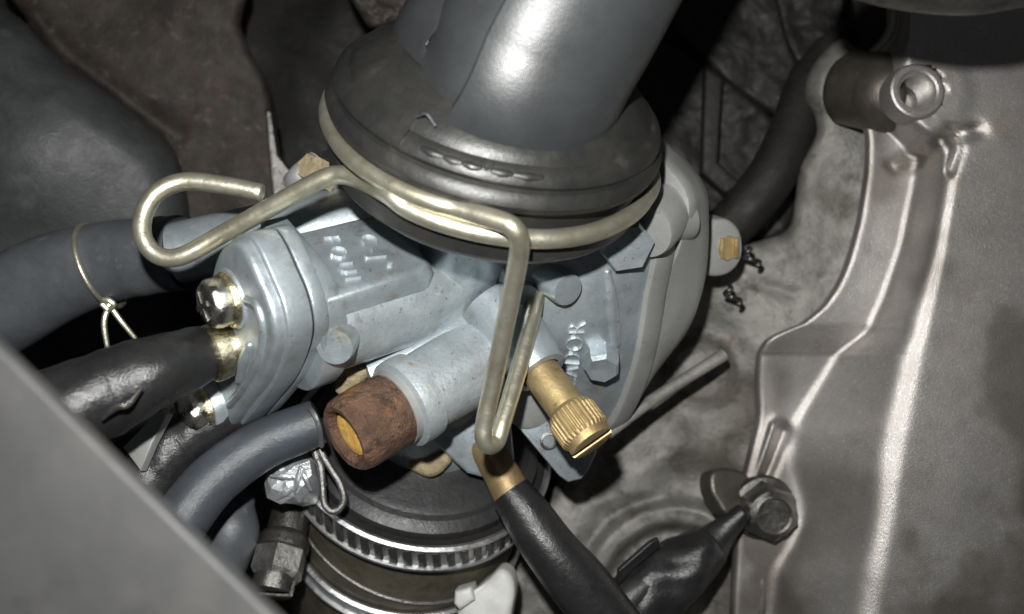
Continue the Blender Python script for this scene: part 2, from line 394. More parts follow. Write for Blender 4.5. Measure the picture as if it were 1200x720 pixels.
prof += [(.2, -.6), (.0, -.62)]
h.lathe(prof, bo, V((.05, .08, 1)), 40, cap0=False)
obj('stud_boss', h, M['cover'], cover, angle=30)
h = MB().tube([P(996, 104, -2.0), P(1030, 108, -1.62), P(1040, 110, -1.5), P(1044, 110, -1.48)], [.50, .53, .53, .5], 28, round_end=.4)
obj('boss_shoulder', h, M['cover_oily'], cover)

# cover bolt, its flange and the tab beneath
bz = cast(898, 596, [cov_mb])[0].z
bolt = thing('cover_bolt', P(896, 594, bz), 'dark hex head flange bolt in the lower left of the engine cover', 'bolt')
bc = P(893, 594, bz); bax = V((.06, -.04, 1)).normalized()
obj('flange', MB().lathe([(.44, -.05), (.45, .05), (.42, .10), (.36, .12)], bc, bax, 36), M['dark_steel'], bolt)
obj('hex_head', MB().lathe([(.385, .10), (.385, .38), (.34, .46), (.27, .51), (.24, .49), (.0, .48)], bc, bax, 72, ref=V((.8, .6, 0)), mod=lambda j, r, hh: math.cos(math.pi/6)/math.cos((2*math.pi*j/72) % (math.pi/3)-math.pi/6)*1.02 if hh < .4 else (.94 if hh < .47 else .9)), M['dark_steel'], bolt, angle=25)
tb = MB().slab(smooth_path([P(830, 574, -1.75), P(836, 552, -1.75), P(862, 547, -1.75), P(890, 560, -1.75), P(880, 600, -1.75), P(848, 604, -1.75), P(838, 592, -1.75)], 4, True) and [V(p) for p in smooth_path([P(830, 574, -1.75), P(836, 552, -1.75), P(862, 547, -1.75), P(890, 560, -1.75), P(880, 600, -1.75), P(848, 604, -1.75), P(838, 592, -1.75)], 4, True)], V((.35, .3, 1)), .3, .06)
tag(obj('washer_tab', tb, M['cover_oily']), 'dark rounded metal tab tucked under the hex flange bolt', 'tab')

# -- dark shroud and rusty frame at the left ---------------------------
sh_poly = [(-60, 5), (20, 22), (62, 62), (150, 128), (200, 172), (216, 215), (222, 262), (214, 296), (150, 300), (60, 330), (-60, 420)]
def sh_z(x, y):
    return -2.0 + .9*np.exp(-(((x-20)/150)**2+((y-170)/130)**2)) + .03*fbm(x, y, 70, 81)
shroud = casting(sh_poly, sh_z, -64, 232, 0, 426, 4, 48, .8, -3.6)
tag(obj('rubber_shroud', shroud, M['shroud'], angle=80), 'smooth dark grey rounded rubber cover in the upper left corner', 'cover')
fr_poly = [(10, -40), (270, -40), (282, 30), (296, 66), (318, 120), (322, 260), (205, 262), (200, 190), (140, 128), (60, 66), (30, 20)]
def fr_z(x, y):
    ed = seg_d(x, y, [(40, 20), (75, 62), (150, 118), (208, 160)])
    return -3.0 + .22*np.exp(-(ed/14)**2) + .22*fbm(x, y, 120, 91, 2) + .03*fbm(x, y, 24, 93, 2) - .35*sstep(230, 300, x)*sstep(40, 160, y)
frame = casting(fr_poly, fr_z, 0, 330, -44, 270, 2.5, 16, .25, -4.8)
tag(obj('frame_plate', frame, M['rusty_frame'], angle=80), 'rough rust speckled steel frame plate behind the dark rubber cover', 'frame plate')
fp2 = casting([(405, -30), (505, -30), (500, 14), (478, 22), (440, 34), (424, 20)], lambda x, y: -1.6+.3*fbm(x, y, 40, 95)+.1*fbm(x, y, 14, 97), 396, 512, -34, 44, 2, 10, .25, -3.5)
tag(obj('frame_bracket', fp2, M['rusty_frame'], angle=80), 'small flaking rusty bracket at the top edge left of the rubber pipe', 'bracket')
st = MB().slab([P(314, 130, -2.9), P(322, 132, -2.9), P(326, 182, -2.7), P(350, 214, -2.5), P(346, 236, -2.5), P(318, 240, -2.6)], V((.1, -.1, 1)), .3, .04)
tag(obj('bracket_strip', st, M['dark_steel']), 'narrow pale grey metal strip in the gap right of the rusty plate', 'bracket')

# -- dark castings behind on the right ---------------------------------
def fin(poly, z0, seed, name, label):
    xs_ = [p[0] for p in poly]; ys_ = [p[1] for p in poly]
    f = casting(poly, lambda x, y: z0+.2*fbm(x, y, 90, seed)+.08*fbm(x, y, 25, seed+5), min(xs_)-8, max(xs_)+8, min(ys_)-8, max(ys_)+8, 2.5, 10, .15, z0-1.5)
    return tag(obj(name, f, M['dark'], angle=80), label, 'casting')
fin([(720, 40), (788, 50), (918, 152), (930, 260), (860, 280), (720, 200)], -3.9, 101, 'dark_casting', 'dark oily casting left of the thick black hose, below a thin seam')
fin([(770, -40), (915, -40), (935, 60), (965, 90), (925, 145), (796, 44)], -3.7, 111, 'dark_casting', 'dark oily casting at the top edge right of the rubber pipe')
fin([(908, -40), (985, -40), (990, 40), (962, 60), (940, 82), (926, 62), (915, 30)], -3.1, 121, 'dark_casting', 'round edged dark lobe above the top lug of the pale crankcase')
rb = MB().slab([P(826, 78, -3.4), P(848, 92, -3.4), P(842, 190, -3.4), P(870, 216, -3.4), P(850, 228, -3.4), P(822, 202, -3.4)], V((-.1, 0, 1)), .35, .06)
tag(obj('casting_rib', rb, M['dark']), 'thin dark upright rib crossing the seam between the dark castings', 'rib')
bh = MB().tube([P(985, 40, -3.4), P(950, 92, -3.1), P(930, 150, -2.9), P(905, 205, -2.75), P(868, 252, -2.8), P(820, 300, -3.0)], [.30, .32, .34, .36, .36, .34], 20)
tag(obj('breather_hose', bh, M['dark']), 'thick black hose curving behind the float bowl and crankcase', 'hose')
tr = MB().tube([P(990, -62, 3.05), P(1060, -52, 3.0), P(1130, -46, 3.0), P(1190, -54, 3.0), P(1300, -76, 3.0)], [.38, .44, .45, .45, .45], 28, round_end=.8)
tag(obj('overhead_part', tr, M['dark_steel']), 'dark rounded metal part hanging over the top right corner', 'engine part')

# ================================================================== CARBURETTOR
carb = thing('carburetor', K(0, 0, 0)-V((0, 0, 1.6)), 'light grey cast zinc carburetor with brass idle screw and float bowl, under the black boot', 'carburetor')
# bore tube and inlet bell
bore = MB().lathe([(.98, -2.75), (1.0, -2.5), (.86, -2.35), (.82, -1.2), (.56, -.75), (.56, .8), (.8, 1.15), (1.2, 1.35), (1.5, 1.42), (1.56, 1.5), (1.56, 1.75)], B, A, 56)
obj('bore_tube', bore, M['zinc'], carb)
# float chamber top: loft from neck to flange
vis = [on_plane(x, y, K(-1.62), VX) for x, y in ((775, 195), (800, 238), (790, 290), (772, 342), (760, 418), (738, 478), (716, 505))]
co = lambda p, l: ((p-K(l)).dot(A), (p-K(l)).dot(U))
def ab(p, l):
    q = p-K(l); a1 = q.dot(A)/1; b1 = q.dot(U); return a1, b1
visab = [ab(p, -1.62) for p in vis]
hid = [(-1.9, 1.2), (-1.8, .2), (-1.4, -.9), (0, -1.3), (1.2, -1.2), (1.75, -.4), (1.9, .3)]
outl = smooth_path([(p[0], p[1], 0) for p in visab+hid], 5, True)
outl = [(p[0], p[1]) for p in outl]; NO = len(outl); ca = sum(p[0] for p in outl)/NO; cb = sum(p[1] for p in outl)/NO
def plane_pt(l, al, be):                     # true perpendicular section at slide coordinate l
    return K(l)+A*al+U*be
def oring(l, s, circ=0, r=1, cen=(0, 0), o=None):
    R = []
    for p in (o or outl):
        x, y = ca+(p[0]-ca)*s, cb+(p[1]-cb)*s
        if circ:
            an = math.atan2(p[1]-cb, p[0]-ca); x = x*(1-circ)+(cen[0]+r*math.cos(an))*circ; y = y*(1-circ)+(cen[1]+r*math.sin(an))*circ
        R.append(plane_pt(l, x, y))
    return R
visf = [ab(on_plane(x, y, K(-1.62), VX), -1.62) for x, y in ((748, 228), (770, 236), (783, 262), (781, 300), (772, 342), (759, 418), (738, 478), (716, 505))]
outb = outl
outl = [(p[0], p[1]) for p in smooth_path([(p[0], p[1], 0) for p in visf+hid[:-2]+[(1.3, -.6), (1.5, .1)]], 5, True)]
body = MB().rings([oring(-.03, .5, 1, .68, (.05, .08)), oring(-.05, .5, 1, .74, (.05, .08)), oring(-.10, .5, 1, .77, (.05, .08)), oring(-.25, .55, .95, .85, (.05, .1)), oring(-.5, .62, .75, 1.0, (.1, .2)), oring(-.85, .74, .4, 1.2, (.2, .3)), oring(-1.15, .86, .1, 1.3, (.2, .3)), oring(-1.36, .91), oring(-1.46, .925), oring(-1.47, .95)])
obj('chamber_top', body, M['zinc'], carb, angle=28)
flg = MB().rings([oring(-1.78, .985), oring(-1.76, 1.0), oring(-1.50, 1.0), oring(-1.465, .985), oring(-1.455, .96)])
obj('chamber_flange', flg, M['zinc_dull'], carb)
bowl = MB().rings([oring(-1.785, .93, o=outb), oring(-1.80, .955, o=outb), oring(-1.86, .965, o=outb), oring(-2.0, .955, .15, 1.6, (.15, .3), outb), oring(-2.2, .94, .35, 1.56, (.15, .3), outb), oring(-2.4, .905, .5, 1.50, (.15, .3), outb), oring(-2.58, .80, .6, 1.34, (.15, .3), outb), oring(-2.7, .62, .7, 1.0, (.15, .3), outb), oring(-2.74, .3, .9, .4, (.15, .3), outb)])
obj('float_bowl', bowl, M['zinc_dull'], carb)
# slide chamber
sl = MB().lathe([(.44, -.7), (.44, 2.05)], B, VX, 44)
obj('slide_chamber', sl, M['zinc'], carb)
# lower tier: long shoulder with a rolled edge
sp = smooth_path([(.50, -.8, 0), (.50, .08, 0), (.46, .30, 0), (.36, .43, 0), (.18, .50, 0), (-.12, .50, 0), (-.34, .36, 0), (-.45, .05, 0)], 4)
shb = MB().slab([K(.03, p[0], p[1]) for p in sp]+[K(.03, -.45, -.8)], -VX, 2.05, .035)
obj('shoulder_block', shb, M['zinc_pitted'], carb)
# upper tier: name pad with a rounded corner
po_ = [(2.05, -.82), (2.05, .36), (.84, .36), (.76, .34), (.69, .28), (.655, .20), (.65, .12), (.65, -.82)]
pad = MB().slab([K(l_, .68, b_) for l_, b_ in po_], A, .5, .13, 5)
po = obj('name_pad', pad, M['zinc'], carb)
tx = MB()
text_on(tx, 'C-J°', 418, 277, math.radians(-60), .28, [pad], .035, spacing=1.35, n_hint=A)
text_on(tx, 'EQUI', 376, 279, math.radians(-62), .28, [pad], .035, spacing=1.35, n_hint=A)
obj('lettering', tx, M['zinc_letters'], po, smooth=False)
# cap flange (body side) and cap
LZ = [(1.12, -.42), (1.13, -.18), (.98, .10), (.80, .36), (.45, .50), (-.2, .35), (-.9, .0), (-1.55, -.36), (-2.02, -.66), (-2.12, -.88), (-1.95, -1.06), (-1.4, -1.14), (-.6, -1.08), (.1, -1.0), (.75, -.78)]
def loz(l, ins=0):
    cx, cy = -.45, -.35; q = []
    for a_, b_ in LZ:
        d = math.hypot(a_-cx, b_-cy); k = 1-ins/d; q.append((cx+(a_-cx)*k, cy+(b_-cy)*k, 0))
    return [K(l, p[0], p[1]) for p in smooth_path(q, 4, True)]
obj('cap_flange', MB().slab(loz(2.23, .02), VX, .16, .02, 2, back=.03), M['zinc'], carb)
np2 = smooth_path([(.86, -.85, 0), (.84, -.2, 0), (.76, .14, 0), (.55, .40, 0), (.2, .52, 0), (-.2, .52, 0), (-.55, .3, 0), (-.75, -.1, 0)], 4)
neck = MB().slab([K(2.14, p[0], p[1]) for p in np2]+[K(2.14, -.75, -.85)], VX, .31, .03, 2, back=.05)
obj('chamber_neck', neck, M['zinc'], carb)
obj('cap_gasket', MB().slab(loz(2.245, .045), VX, .03, 0), M['dark'], carb)
co_ = obj('slide_cap', MB().slab(loz(2.52, .02), VX, .27, .03, 3, back=.02), M['zinc'], carb)
obj('cap_step', MB().slab(loz(2.64, .08), VX, .2, .06, 3), M['zinc'], co_)
obj('cap_rim', MB().tube([K(2.64, p[0], p[1]) for p in ((.55, -.1), (.62, .1), (.40, .24), (-.1, .14), (-.7, -.14), (-1.1, -.36))], .05, 12, round_end=1), M['zinc'], co_)
obj('cap_rib', MB().tube([K(2.65, .05, .0), K(2.67, -.2, -.06), K(2.65, -.55, -.16)], [.04, .06, .05], 10, round_end=1), M['zinc'], co_)
# two domed cap screws on ears
for (al_, be_) in ((.34, -.41), (-1.41, -.71)):
    c = K(2.86 if al_ > 0 else 2.96, al_, be_); e0 = c-VX*.16
    obj('screw_ear', MB().lathe([(.33, -.55), (.33, -.10), (.31, -.03), (.25, -.02)], e0, VX, 28), M['zinc'], co_)
    scp = obj('cap_screw', MB().lathe([(.20, -.10), (.245, -.02), (.25, .07), (.238, .12), (.20, .165), (.13, .19), (.05, .20), (0, .20)], c-VX*.1, VX, 28, mod=lambda j, r, hh: 1+(.02 if j % 2 else 0)), M['chrome'], carb)
    obj('washer', MB().lathe([(.28, -.17), (.29, -.11), (.27, -.07), (.2, -.06)], c-VX*.06, VX, 28), M['gold'], scp)
    cr = MB(); x_, y_, z_ = basis(VX)
    for q in (x_, y_): cr.box(c+VX*.078, q, z_.cross(q), VX, .15, .026, .025, .0)
    obj('slot_shade', cr, M['dark_steel'], scp)  # dark raised bars: the slot's shade is put into colour, nothing is recessed
# round boss on chamber
bp = cast(394, 404, [sl, pad, neck, shb])[0]
obj('round_boss', MB().lathe([(.20, -.4), (.20, .04), (.18, .08), (.14, .085), (.0, .08)], bp, (U*.55+VX*.55+A*.25).normalized(), 28), M['zinc'], carb)
# nipple tube behind the cap
np_ = MB().tube([P(206, 297, -.1), P(250, 288, -.1), P(330, 276, -.1), P(450, 258, -.15)], [.36, .37, .42, .5], 28)
obj('vent_spigot', np_, M['zinc'], carb)
# enricher tube with collar and rusty plug
q0, q1, q2 = P(404, 513, 1.42), P(478, 470, .95), P(570, 428, .25)
ax = (q0-q1).normalized()
obj('enricher_tube', MB().lathe([(.48, -1.2), (.44, -.2), (.44, 0)], q1, ax, 40), M['zinc_pitted'], carb)
obj('enricher_web', MB().tube([P(430, 440, .55), P(500, 415, .35), P(590, 375, .1)], [.28, .34, .4], 24), M['zinc'], carb)
obj('collar', MB().lathe([(.45, -.16), (.49, -.14), (.50, .0), (.49, .10), (.44, .12)], q1, ax, 40), M['zinc_pitted'], carb)
obj('thread_seat', MB().lathe([(.42, .12), (.42, .2), (.36, .21)], q1, ax, 40), M['zinc_dull'], carb)
Lp = (q0-q1).length
rp_ = obj('rusty_plug', MB().lathe([(.39, .17), (.41, .22), (.42, .5), (.41, Lp-.12), (.39, Lp-.03), (.355, Lp+.01), (.30, Lp), (.265, Lp-.05), (.255, Lp-.14), (0, Lp-.14)], q1, ax, 44, mod=lambda j, r, hh: 1+.012*math.sin(j*2.7+hh*9)), M['rust'], carb)
obj('plug_core', MB().lathe([(.25, Lp-.15), (.245, Lp-.08), (.14, Lp-.05), (.05, Lp-.075), (0, Lp-.06)], q1, ax, 24), M['rust_hole'], rp_)
# side casting details
fb = [body, flg, sl, bore, shb]
def boss(name, px, py, r, hgt, axis, m='zinc', n=28, lift=0, parent=carb, prof=None, ref=None, angle=38):
    hh = cast(px, py, fb); o = hh[0]+axis*lift
    pr = prof or [(r*1.04, -.6), (r, hgt-.05), (r*.93, hgt), (r*.6, hgt+.004), (0, hgt+.004)]
    return obj(name, MB().lathe(pr, o, axis, n, ref=ref), M[m], parent, angle=angle)
sd = (U*.75+VX*.35+A*.1).normalized()
boss('blind_plug', 607, 352, .24, .12, (U*.7+V((0, 0, .6))).normalized())
boss('blind_boss', 650, 330, .19, .26, (U*.8+V((0, 0, .5))+V((.15, 0, 0))).normalized())
d1 = (U*.62+VX*.5).normalized()
obj_lug = boss('cast_lug', 704, 418, .25, .26, (U*.7+VX*.6).normalized(), n=7, ref=A, angle=25, prof=[(.235, -.3), (.215, .20), (.18, .25), (.0, .22)])
hxa = (U*.55+V((-.25, -.15, .7))).normalized()
obj('cast_block', MB().lathe([(.30, -.9), (.30, -.05), (.27, .0), (0, .0)], P(736, 292, .95), hxa, 6, ref=V((1, .15, 0))), M['zinc'], carb, angle=25)
obj('flange_boss', MB().lathe([(.34, -.35), (.34, .16), (.31, .22), (.2, .23), (0, .23)], P(764, 262, .62), (VX*.9+U*.35).normalized(), 30), M['zinc_dull'], carb)
obj('bowl_screw', MB().lathe([(.2, -.5), (.235, .10), (.23, .16), (.2, .19), (0, .19)], P(791, 260, .40), (-VX+U*.15).normalized(), 26), M['zinc_dull'], carb)
# side lettering
tx = MB()
h0 = cast(676, 410, [body])
text_on(tx, 'CADOR', 674, 456, math.radians(80), .31, [body], .035, spacing=1.08, n_hint=h0[1])
obj('side_lettering', tx, M['zinc_letters'], carb, smooth=False)
# cast rib on the chamber top
r_pts = [cast(x, y, [body]) for x, y in ((712, 318), (717, 350), (719, 380), (722, 405))]
obj('cast_rib', MB().tube([q[0]-q[1]*.02 for q in r_pts], [.05, .07, .08, .06], 12, round_end=.6), M['zinc'], carb)
# idle screw with its tower
i0, i1, i2, i3 = P(585, 385, .35), P(634, 437, .78), P(668, 484, 1.05), P(692, 512, 1.22)
ad = (i2-i1).normalized()
obj('idle_tower', MB().lathe([(.42, -1.0), (.36, -.4), (.32, -.06), (.30, 0), (.23, .01), (.22, -.06), (0, -.07)], i1, ad, 36), M['zinc'], carb)
isc = obj('idle_screw', MB().lathe([(.205, -.1), (.21, .1), (.205, (i2-i1).length+.1)], i1, ad, 32), M['brass'], carb)
hl = (i3-i2).length
obj('knurled_head', MB().lathe([(.22, -.05), (.262, .0), (.27, .05), (.27, hl-.06), (.25, hl-.02), (.0, hl-.02)], i2, ad, 128, mod=lambda j, r, hh: (1.035 if j % 4 < 2 else .985) if .02 < hh < hl-.04 else 1), M['brass'], isc, angle=20)
hd = MB(); x_, y_, z_ = basis(ad, V((1, .55, 0)))
for sg in (1, -1):
    pts = []
    for k in range(13):
        an = math.asin(.05/.25)+(math.pi-2*math.asin(.05/.25))*k/12
        pts.append(i2+ad*(hl+.075)+x_*.25*math.cos(an)+y_*(.25*math.sin(an)*sg))
    hd.slab(pts, ad, .12, .025, 2)
obj('slotted_end', hd, M['brass'], isc)
# mounting plate at the lower right
mn = (V((0, 0, 1))+U*.35).normalized(); q = P(650, 525, -.1)
mp_ = [on_plane(x, y, q, mn) for x, y in ((606, 500), (626, 488), (645, 492), (700, 530), (690, 552), (682, 562), (666, 566), (655, 558))]
mo = obj('mounting_plate', MB().slab(mp_, mn, .16, .03), M['zinc'], carb)
hc = on_plane(643, 517, q, mn)
obj('plate_screw', MB().lathe([(.11, -.1), (.11, .015), (.085, .03), (.07, .0), (0, -.02)], hc, mn, 20), M['steel'], mo)
nk = MB().lathe([(.3, -.6), (.34, 0), (.33, .05), (.27, .06)], P(622, 470, .1), (U*.6+V((0, 0, .6))).normalized(), 28)
obj('tower_foot', nk, M['zinc_dull'], carb)
nb_ = [on_plane(x, y, P(550, 520, -.35), mn) for x, y in ((500, 512), (548, 478), (600, 500), (604, 540), (585, 566), (548, 556))]
obj('outlet_web', MB().slab(nb_, mn, .5, .06), M['zinc'], carb)
# bowl lug with brass drain screw
lg = P(852, 291, -.95)
ln = (V((.25, -.25, 1))).normalized()
lp = [on_plane(x, y, lg, ln) for x, y in ((828, 262), (840, 257), (855, 258), (867, 270), (871, 288), (869, 304), (860, 317), (846, 324), (828, 322), (815, 300))]
lo = obj('bowl_lug', MB().slab([V(p) for p in smooth_path(lp, 3, True)], ln, .6, .05), M['zinc_dull'], carb)
ds = obj('drain_screw', MB().lathe([(.17, -.1), (.17, .01), (.155, .03), (.0, .03)], on_plane(853, 291, lg, ln), ln, 26, mod=lambda j, r, hh: 1-.22*abs(math.cos(2*math.pi*j/26))), M['brass'], carb)
sb = MB(); cc = on_plane(853, 291, lg, ln)+ln*.035
for sx in (-1, 1): sb.box(cc+V((sx*.09, .01, 0)), V((1, .1, 0)), V((-.1, 1, .1)), ln, .025, .13, .03, .008)
obj('slot_edge', sb, M['brass'], ds)
# tan gasket squeezed out next to enricher and outlet
gk = MB().tube([P(404, 452, .5), P(412, 440, .5), P(424, 432, .5)], [.12, .16, .12], 10, round_end=1)
obj('gasket_edge', gk, M['paste'], carb)
gk = MB().tube([P(486, 545, -.6), P(505, 548, -.55), P(520, 538, -.5)], [.08, .12, .1], 10, round_end=1)
obj('gasket_edge', gk, M['paste'], carb)
# little fitting behind the boot at the left
ft = thing('pipe_fitting', P(365, 197, .2), 'small tan and silver bolt head peeping out left of the clip ring', 'bolt')
obj('nut', MB().lathe([(.17, -.3), (.17, .06), (.15, .1), (0, .1)], P(366, 198, .3), V((-.55, .25, .8)), 6), M['paste'], ft, angle=25)
obj('collar', MB().lathe([(.2, -.25), (.21, -.05), (.18, .0), (.1, .0)], P(376, 194, .2), V((-.55, .25, .8)), 20), M['chrome'], ft)
obj('shank', MB().tube([P(340, 215, .1), P(352, 206, .2), P(372, 190, .1)], [.1, .14, .14], 14), M['zinc_dull'], ft)

# ================================================================== RUBBER BOOT, PIPE, WIRE CLIP
boot = thing('intake_boot', C0-A*.4, 'big black rubber intake boot with wide round flange and thick pipe', 'rubber boot')
bt = MB().lathe([(1.5, -.38), (1.62, -.38), (1.66, -.33), (1.66, -.16), (1.62, -.12), (1.59, 0.), (1.61, .15), (1.66, .19), (1.72, .23), (1.745, .30), (1.72, .37), (1.675, .41), (1.665, .45), (1.68, .49), (1.66, .54), (1.60, .60), (1.54, .625), (1.52, .66), (1.49, .70), (1.42, .76), (1.32, .83), (1.22, .90), (1.12, .98)], C0, A, 96, cap0=False)
obj('flange', bt, M['boot'], boot, angle=30)
def pprof(ph, t):
    # mould seam: a step down along the left side of the pipe
    d = (SEAM-math.degrees(ph)) % 360
    return 1-.13*(1 if 3 < d < 150 else (d/3 if d <= 3 else max(0, 1-(d-150)/40)))
SEAM = 216
pc = [C0+A*.35+E1*(-.10)-E2*.02, C0+A*.80-E1*.13-E2*.06, P(596, 104, 1.97), P(620, 55, 2.12), P(649, 0, 2.26), P(692, -90, 2.5), P(745, -210, 2.75), P(830, -380, 3.05)]
pt = MB().tube(pc, [1.34, 1.22, 1.075, 1.06, 1.06, 1.06, 1.06, 1.06], 160, 10, prof=pprof, ref=V((1, 0, 0)))
obj('pipe', pt, M['pipe'], boot, angle=25)
pf = MB()
bm_ = [bt]
for th, ln_ in ((103, 7), (96, 5.5), (89.8, 5.5), (80.5, 6), (72, 9)):
    pf = MB().tube([ring_pt(th+ln_/2, 1.60, .54), ring_pt(th, 1.61, .54), ring_pt(th-ln_/2, 1.60, .54)], [.05, .054, .05], 12, round_end=.5)
    obj('moulded_bar', pf, M['boot'], boot)
for sg in (1, -1):
    pf = MB().tube([ring_pt(87.0, 1.62-.03*sg, .55+.045*sg), ring_pt(85.3, 1.625, .55), ring_pt(83.6, 1.62+.03*sg, .55-.045*sg)], .02, 8, round_end=1)
    obj('moulded_cross', pf, M['boot'], boot)
tbp = MB(); R = []
for k in range(9):
    th = 131-k*2.2; R.append([ring_pt(th, r_, a_) for r_, a_ in ((1.40, .68), (1.43, .785), (1.50, .725), (1.535, .665), (1.615, .62), (1.675, .555), (1.69, .50), (1.6, .44))])
tbp.rings(R)
obj('moulded_tab', tbp, M['boot'], boot)
wp = MB().tube([ring_pt(113, 1.5, .75), ring_pt(109, 1.52, .83), ring_pt(105, 1.52, .76)], .012, 8)
obj('stray_hair', wp, M['hose'], boot)

clip = thing('wire_clip', P(400, 260, .4), 'thick yellowish steel spring wire clip looped around the rubber boot with bent arms', 'wire clip')
path = [P(306, 226, 1.55), P(262, 217, 1.55), P(216, 213, 1.55), P(184, 226, 1.6), P(168, 252, 1.65), P(168, 280, 1.7), P(186, 300, 1.7), P(214, 300, 1.7), P(262, 274, 1.7), P(335, 233, 1.85), P(376, 211, 1.95), P(400, 205, 2.0), P(424, 212, 2.1)]
path += [ring_pt(th, 1.715 if 130 > th > -20 else 1.69, al) for th, al in ((114, .02), (107, -.02), (99, -.03), (91, -.03), (82, -.03), (72, -.03), (60, -.03), (46, -.02), (30, 0), (14, .02), (-2, .05), (-30, .08), (-60, .1), (-90, .1), (-120, .1), (-150, .1), (-175, .1), (-192, .1), (-206, .1), (-220, .1), (-232, .1), (-244, .11), (-254, .12), (-262, .13), (-269, .14))]
path += [P(588, 260, 2.78), P(603, 269, 2.8), P(609, 284, 2.72), P(606, 312, 2.5), P(594, 372, 2.15), P(580, 440, 1.85), P(569, 490, 1.7), P(567, 512, 1.66), P(573, 522, 1.6), P(582, 517, 1.52), P(589, 496, 1.45), P(604, 446, 1.2), P(620, 388, .9), P(628, 352, .65), P(634, 330, .3)]
wr_ = MB().tube(path, .0925, 18, 7, round_end=.35)
obj('wire', wr_, M['plated'], clip)

# ================================================================== LEFT: HOSES, CABLE SLEEVE
gh = thing('fuel_hose', P(80, 330, -1.6), 'wide grey rubber hose coming in from the left edge under the wire loop', 'hose')
g_ = MB().tube([P(-120, 420, -.9), P(-20, 372, -.75), P(60, 328, -.65), P(125, 308, -.55), P(180, 300, -.4), P(216, 296, -.3)], [.62, .60, .56, .50, .47, .45], 32, prof=lambda ph, t: 1+.012*math.sin(t*60)*(t > .55))
obj('hose_wall', g_, M['grey_hose'], gh)
wc = thing('wire_tie', P(120, 330, -1), 'thin twisted wire tie wrapped round the wide grey hose', 'wire tie')
hx_ = (P(125, 308, -.55)-P(112, 313, -.56)).normalized(); x_, y_, z_ = basis(hx_)
cN = P(119, 312, -.56)
t_ = MB().tube([cN+(x_*math.cos(an)+y_*math.sin(an))*.535 for an in np.linspace(0, 2*math.pi, 26)], .032, 10, 2)
obj('wire_ring', t_, M['plated'], wc)
kn = P(128, 357, -.35)
obj('wire_knot', MB().tube([kn+V((-.08, .05, 0)), kn+V((.0, .06, .05)), kn+V((.07, .0, .03)), kn+V((0, -.06, .02)), kn+V((-.06, .0, .05))], .035, 8, round_end=1), M['plated'], wc)
obj('wire_tail', MB().tube([kn, P(122, 378, -.35), P(126, 408, -.4)], [.034, .036, .03], 8, round_end=1), M['plated'], wc)
obj('wire_tail', MB().tube([kn, P(140, 374, -.4), P(158, 396, -.5)], [.034, .034, .03], 8, round_end=1), M['plated'], wc)
# throttle cable sleeve
cs = thing('cable_sleeve', P(120, 470, .8), 'split black rubber throttle cable sleeve leading from the cap to the left', 'cable sleeve')
s0 = P(237, 418, 1.45)
obj('sleeve', MB().tube([K(2.87, -.25, -.37), K(3.0, -.26, -.38), P(185, 434, 2.05), P(130, 458, 2.2), P(60, 488, 2.4), P(-60, 540, 2.7)], [.27, .295, .34, .40, .42, .42], 36, 8, prof=lambda ph, t: 1+.02*math.sin(ph*3+t*20)+.012*math.sin(t*55+ph)), M['black'], cs)
fl_ = MB().tube([P(120, 492, 2.68), P(136, 478, 2.71), P(150, 474, 2.70), P(166, 456, 2.62)], [.012, .03, .03, .012], 8, round_end=1)
obj('split_edge', fl_, M['dark_steel'], cs)
gs = obj('seat_ring', MB().lathe([(.29, -.1), (.30, -.02), (.30, .05), (.27, .08), (.2, .06)], K(2.84, -.27, -.36), VX, 32), M['gold'], carb)
obj('cable_adjuster', MB().lathe([(.235, -.2), (.23, .3), (.2, .32)], K(2.68, -.27, -.36), VX, 24), M['gold'], carb)
lc = MB().tube([P(290, 470, .3), P(228, 505, .4), P(190, 540, .5), P(160, 590, .6), P(120, 640, .6)], [.3, .34, .36, .36, .36], 24, prof=lambda ph, t: 1+.05*math.sin(ph*4+t*31))
tag(obj('lower_cable', lc, M['black']), 'glossy crumpled black cable cover below the split sleeve', 'cable')
pl = MB().slab([P(140, 524, 1.0), P(192, 478, .9), P(200, 486, .9), P(178, 520, 1.0), P(160, 552, 1.1)], V((-.2, .2, 1)), .12, .02)
tag(obj('tape_strip', pl, M['zinc_dull']), 'narrow pale grey strip between the black cable covers', 'strip')
bh = thing('overflow_hose', P(280, 540, .0), 'slate grey rubber hose running under the rusty plug', 'hose')
obj('hose_wall', MB().tube([P(374, 494, .35), P(352, 503, .38), P(310, 520, .45), P(268, 548, .6), P(236, 578, .75), P(200, 630, .95), P(150, 720, 1.2)], [.26, .275, .285, .295, .30, .30, .30], 26), M['hose'], bh)
obj('end_ring', MB().tube([P(358, 476, .5), P(366, 482, .68), P(374, 500, .7), P(377, 522, .55)], .03, 8, round_end=1), M['clamp'], bh)
gl = MB().tube([P(280, 590, -.6), P(272, 620, -.5), P(262, 660, -.5)], [.2, .34, .3], 20, round_end=1)
tag(obj('rubber_lump', gl, M['grey_hose']), 'smooth blue grey rounded rubber end below the slate hose', 'rubber part')

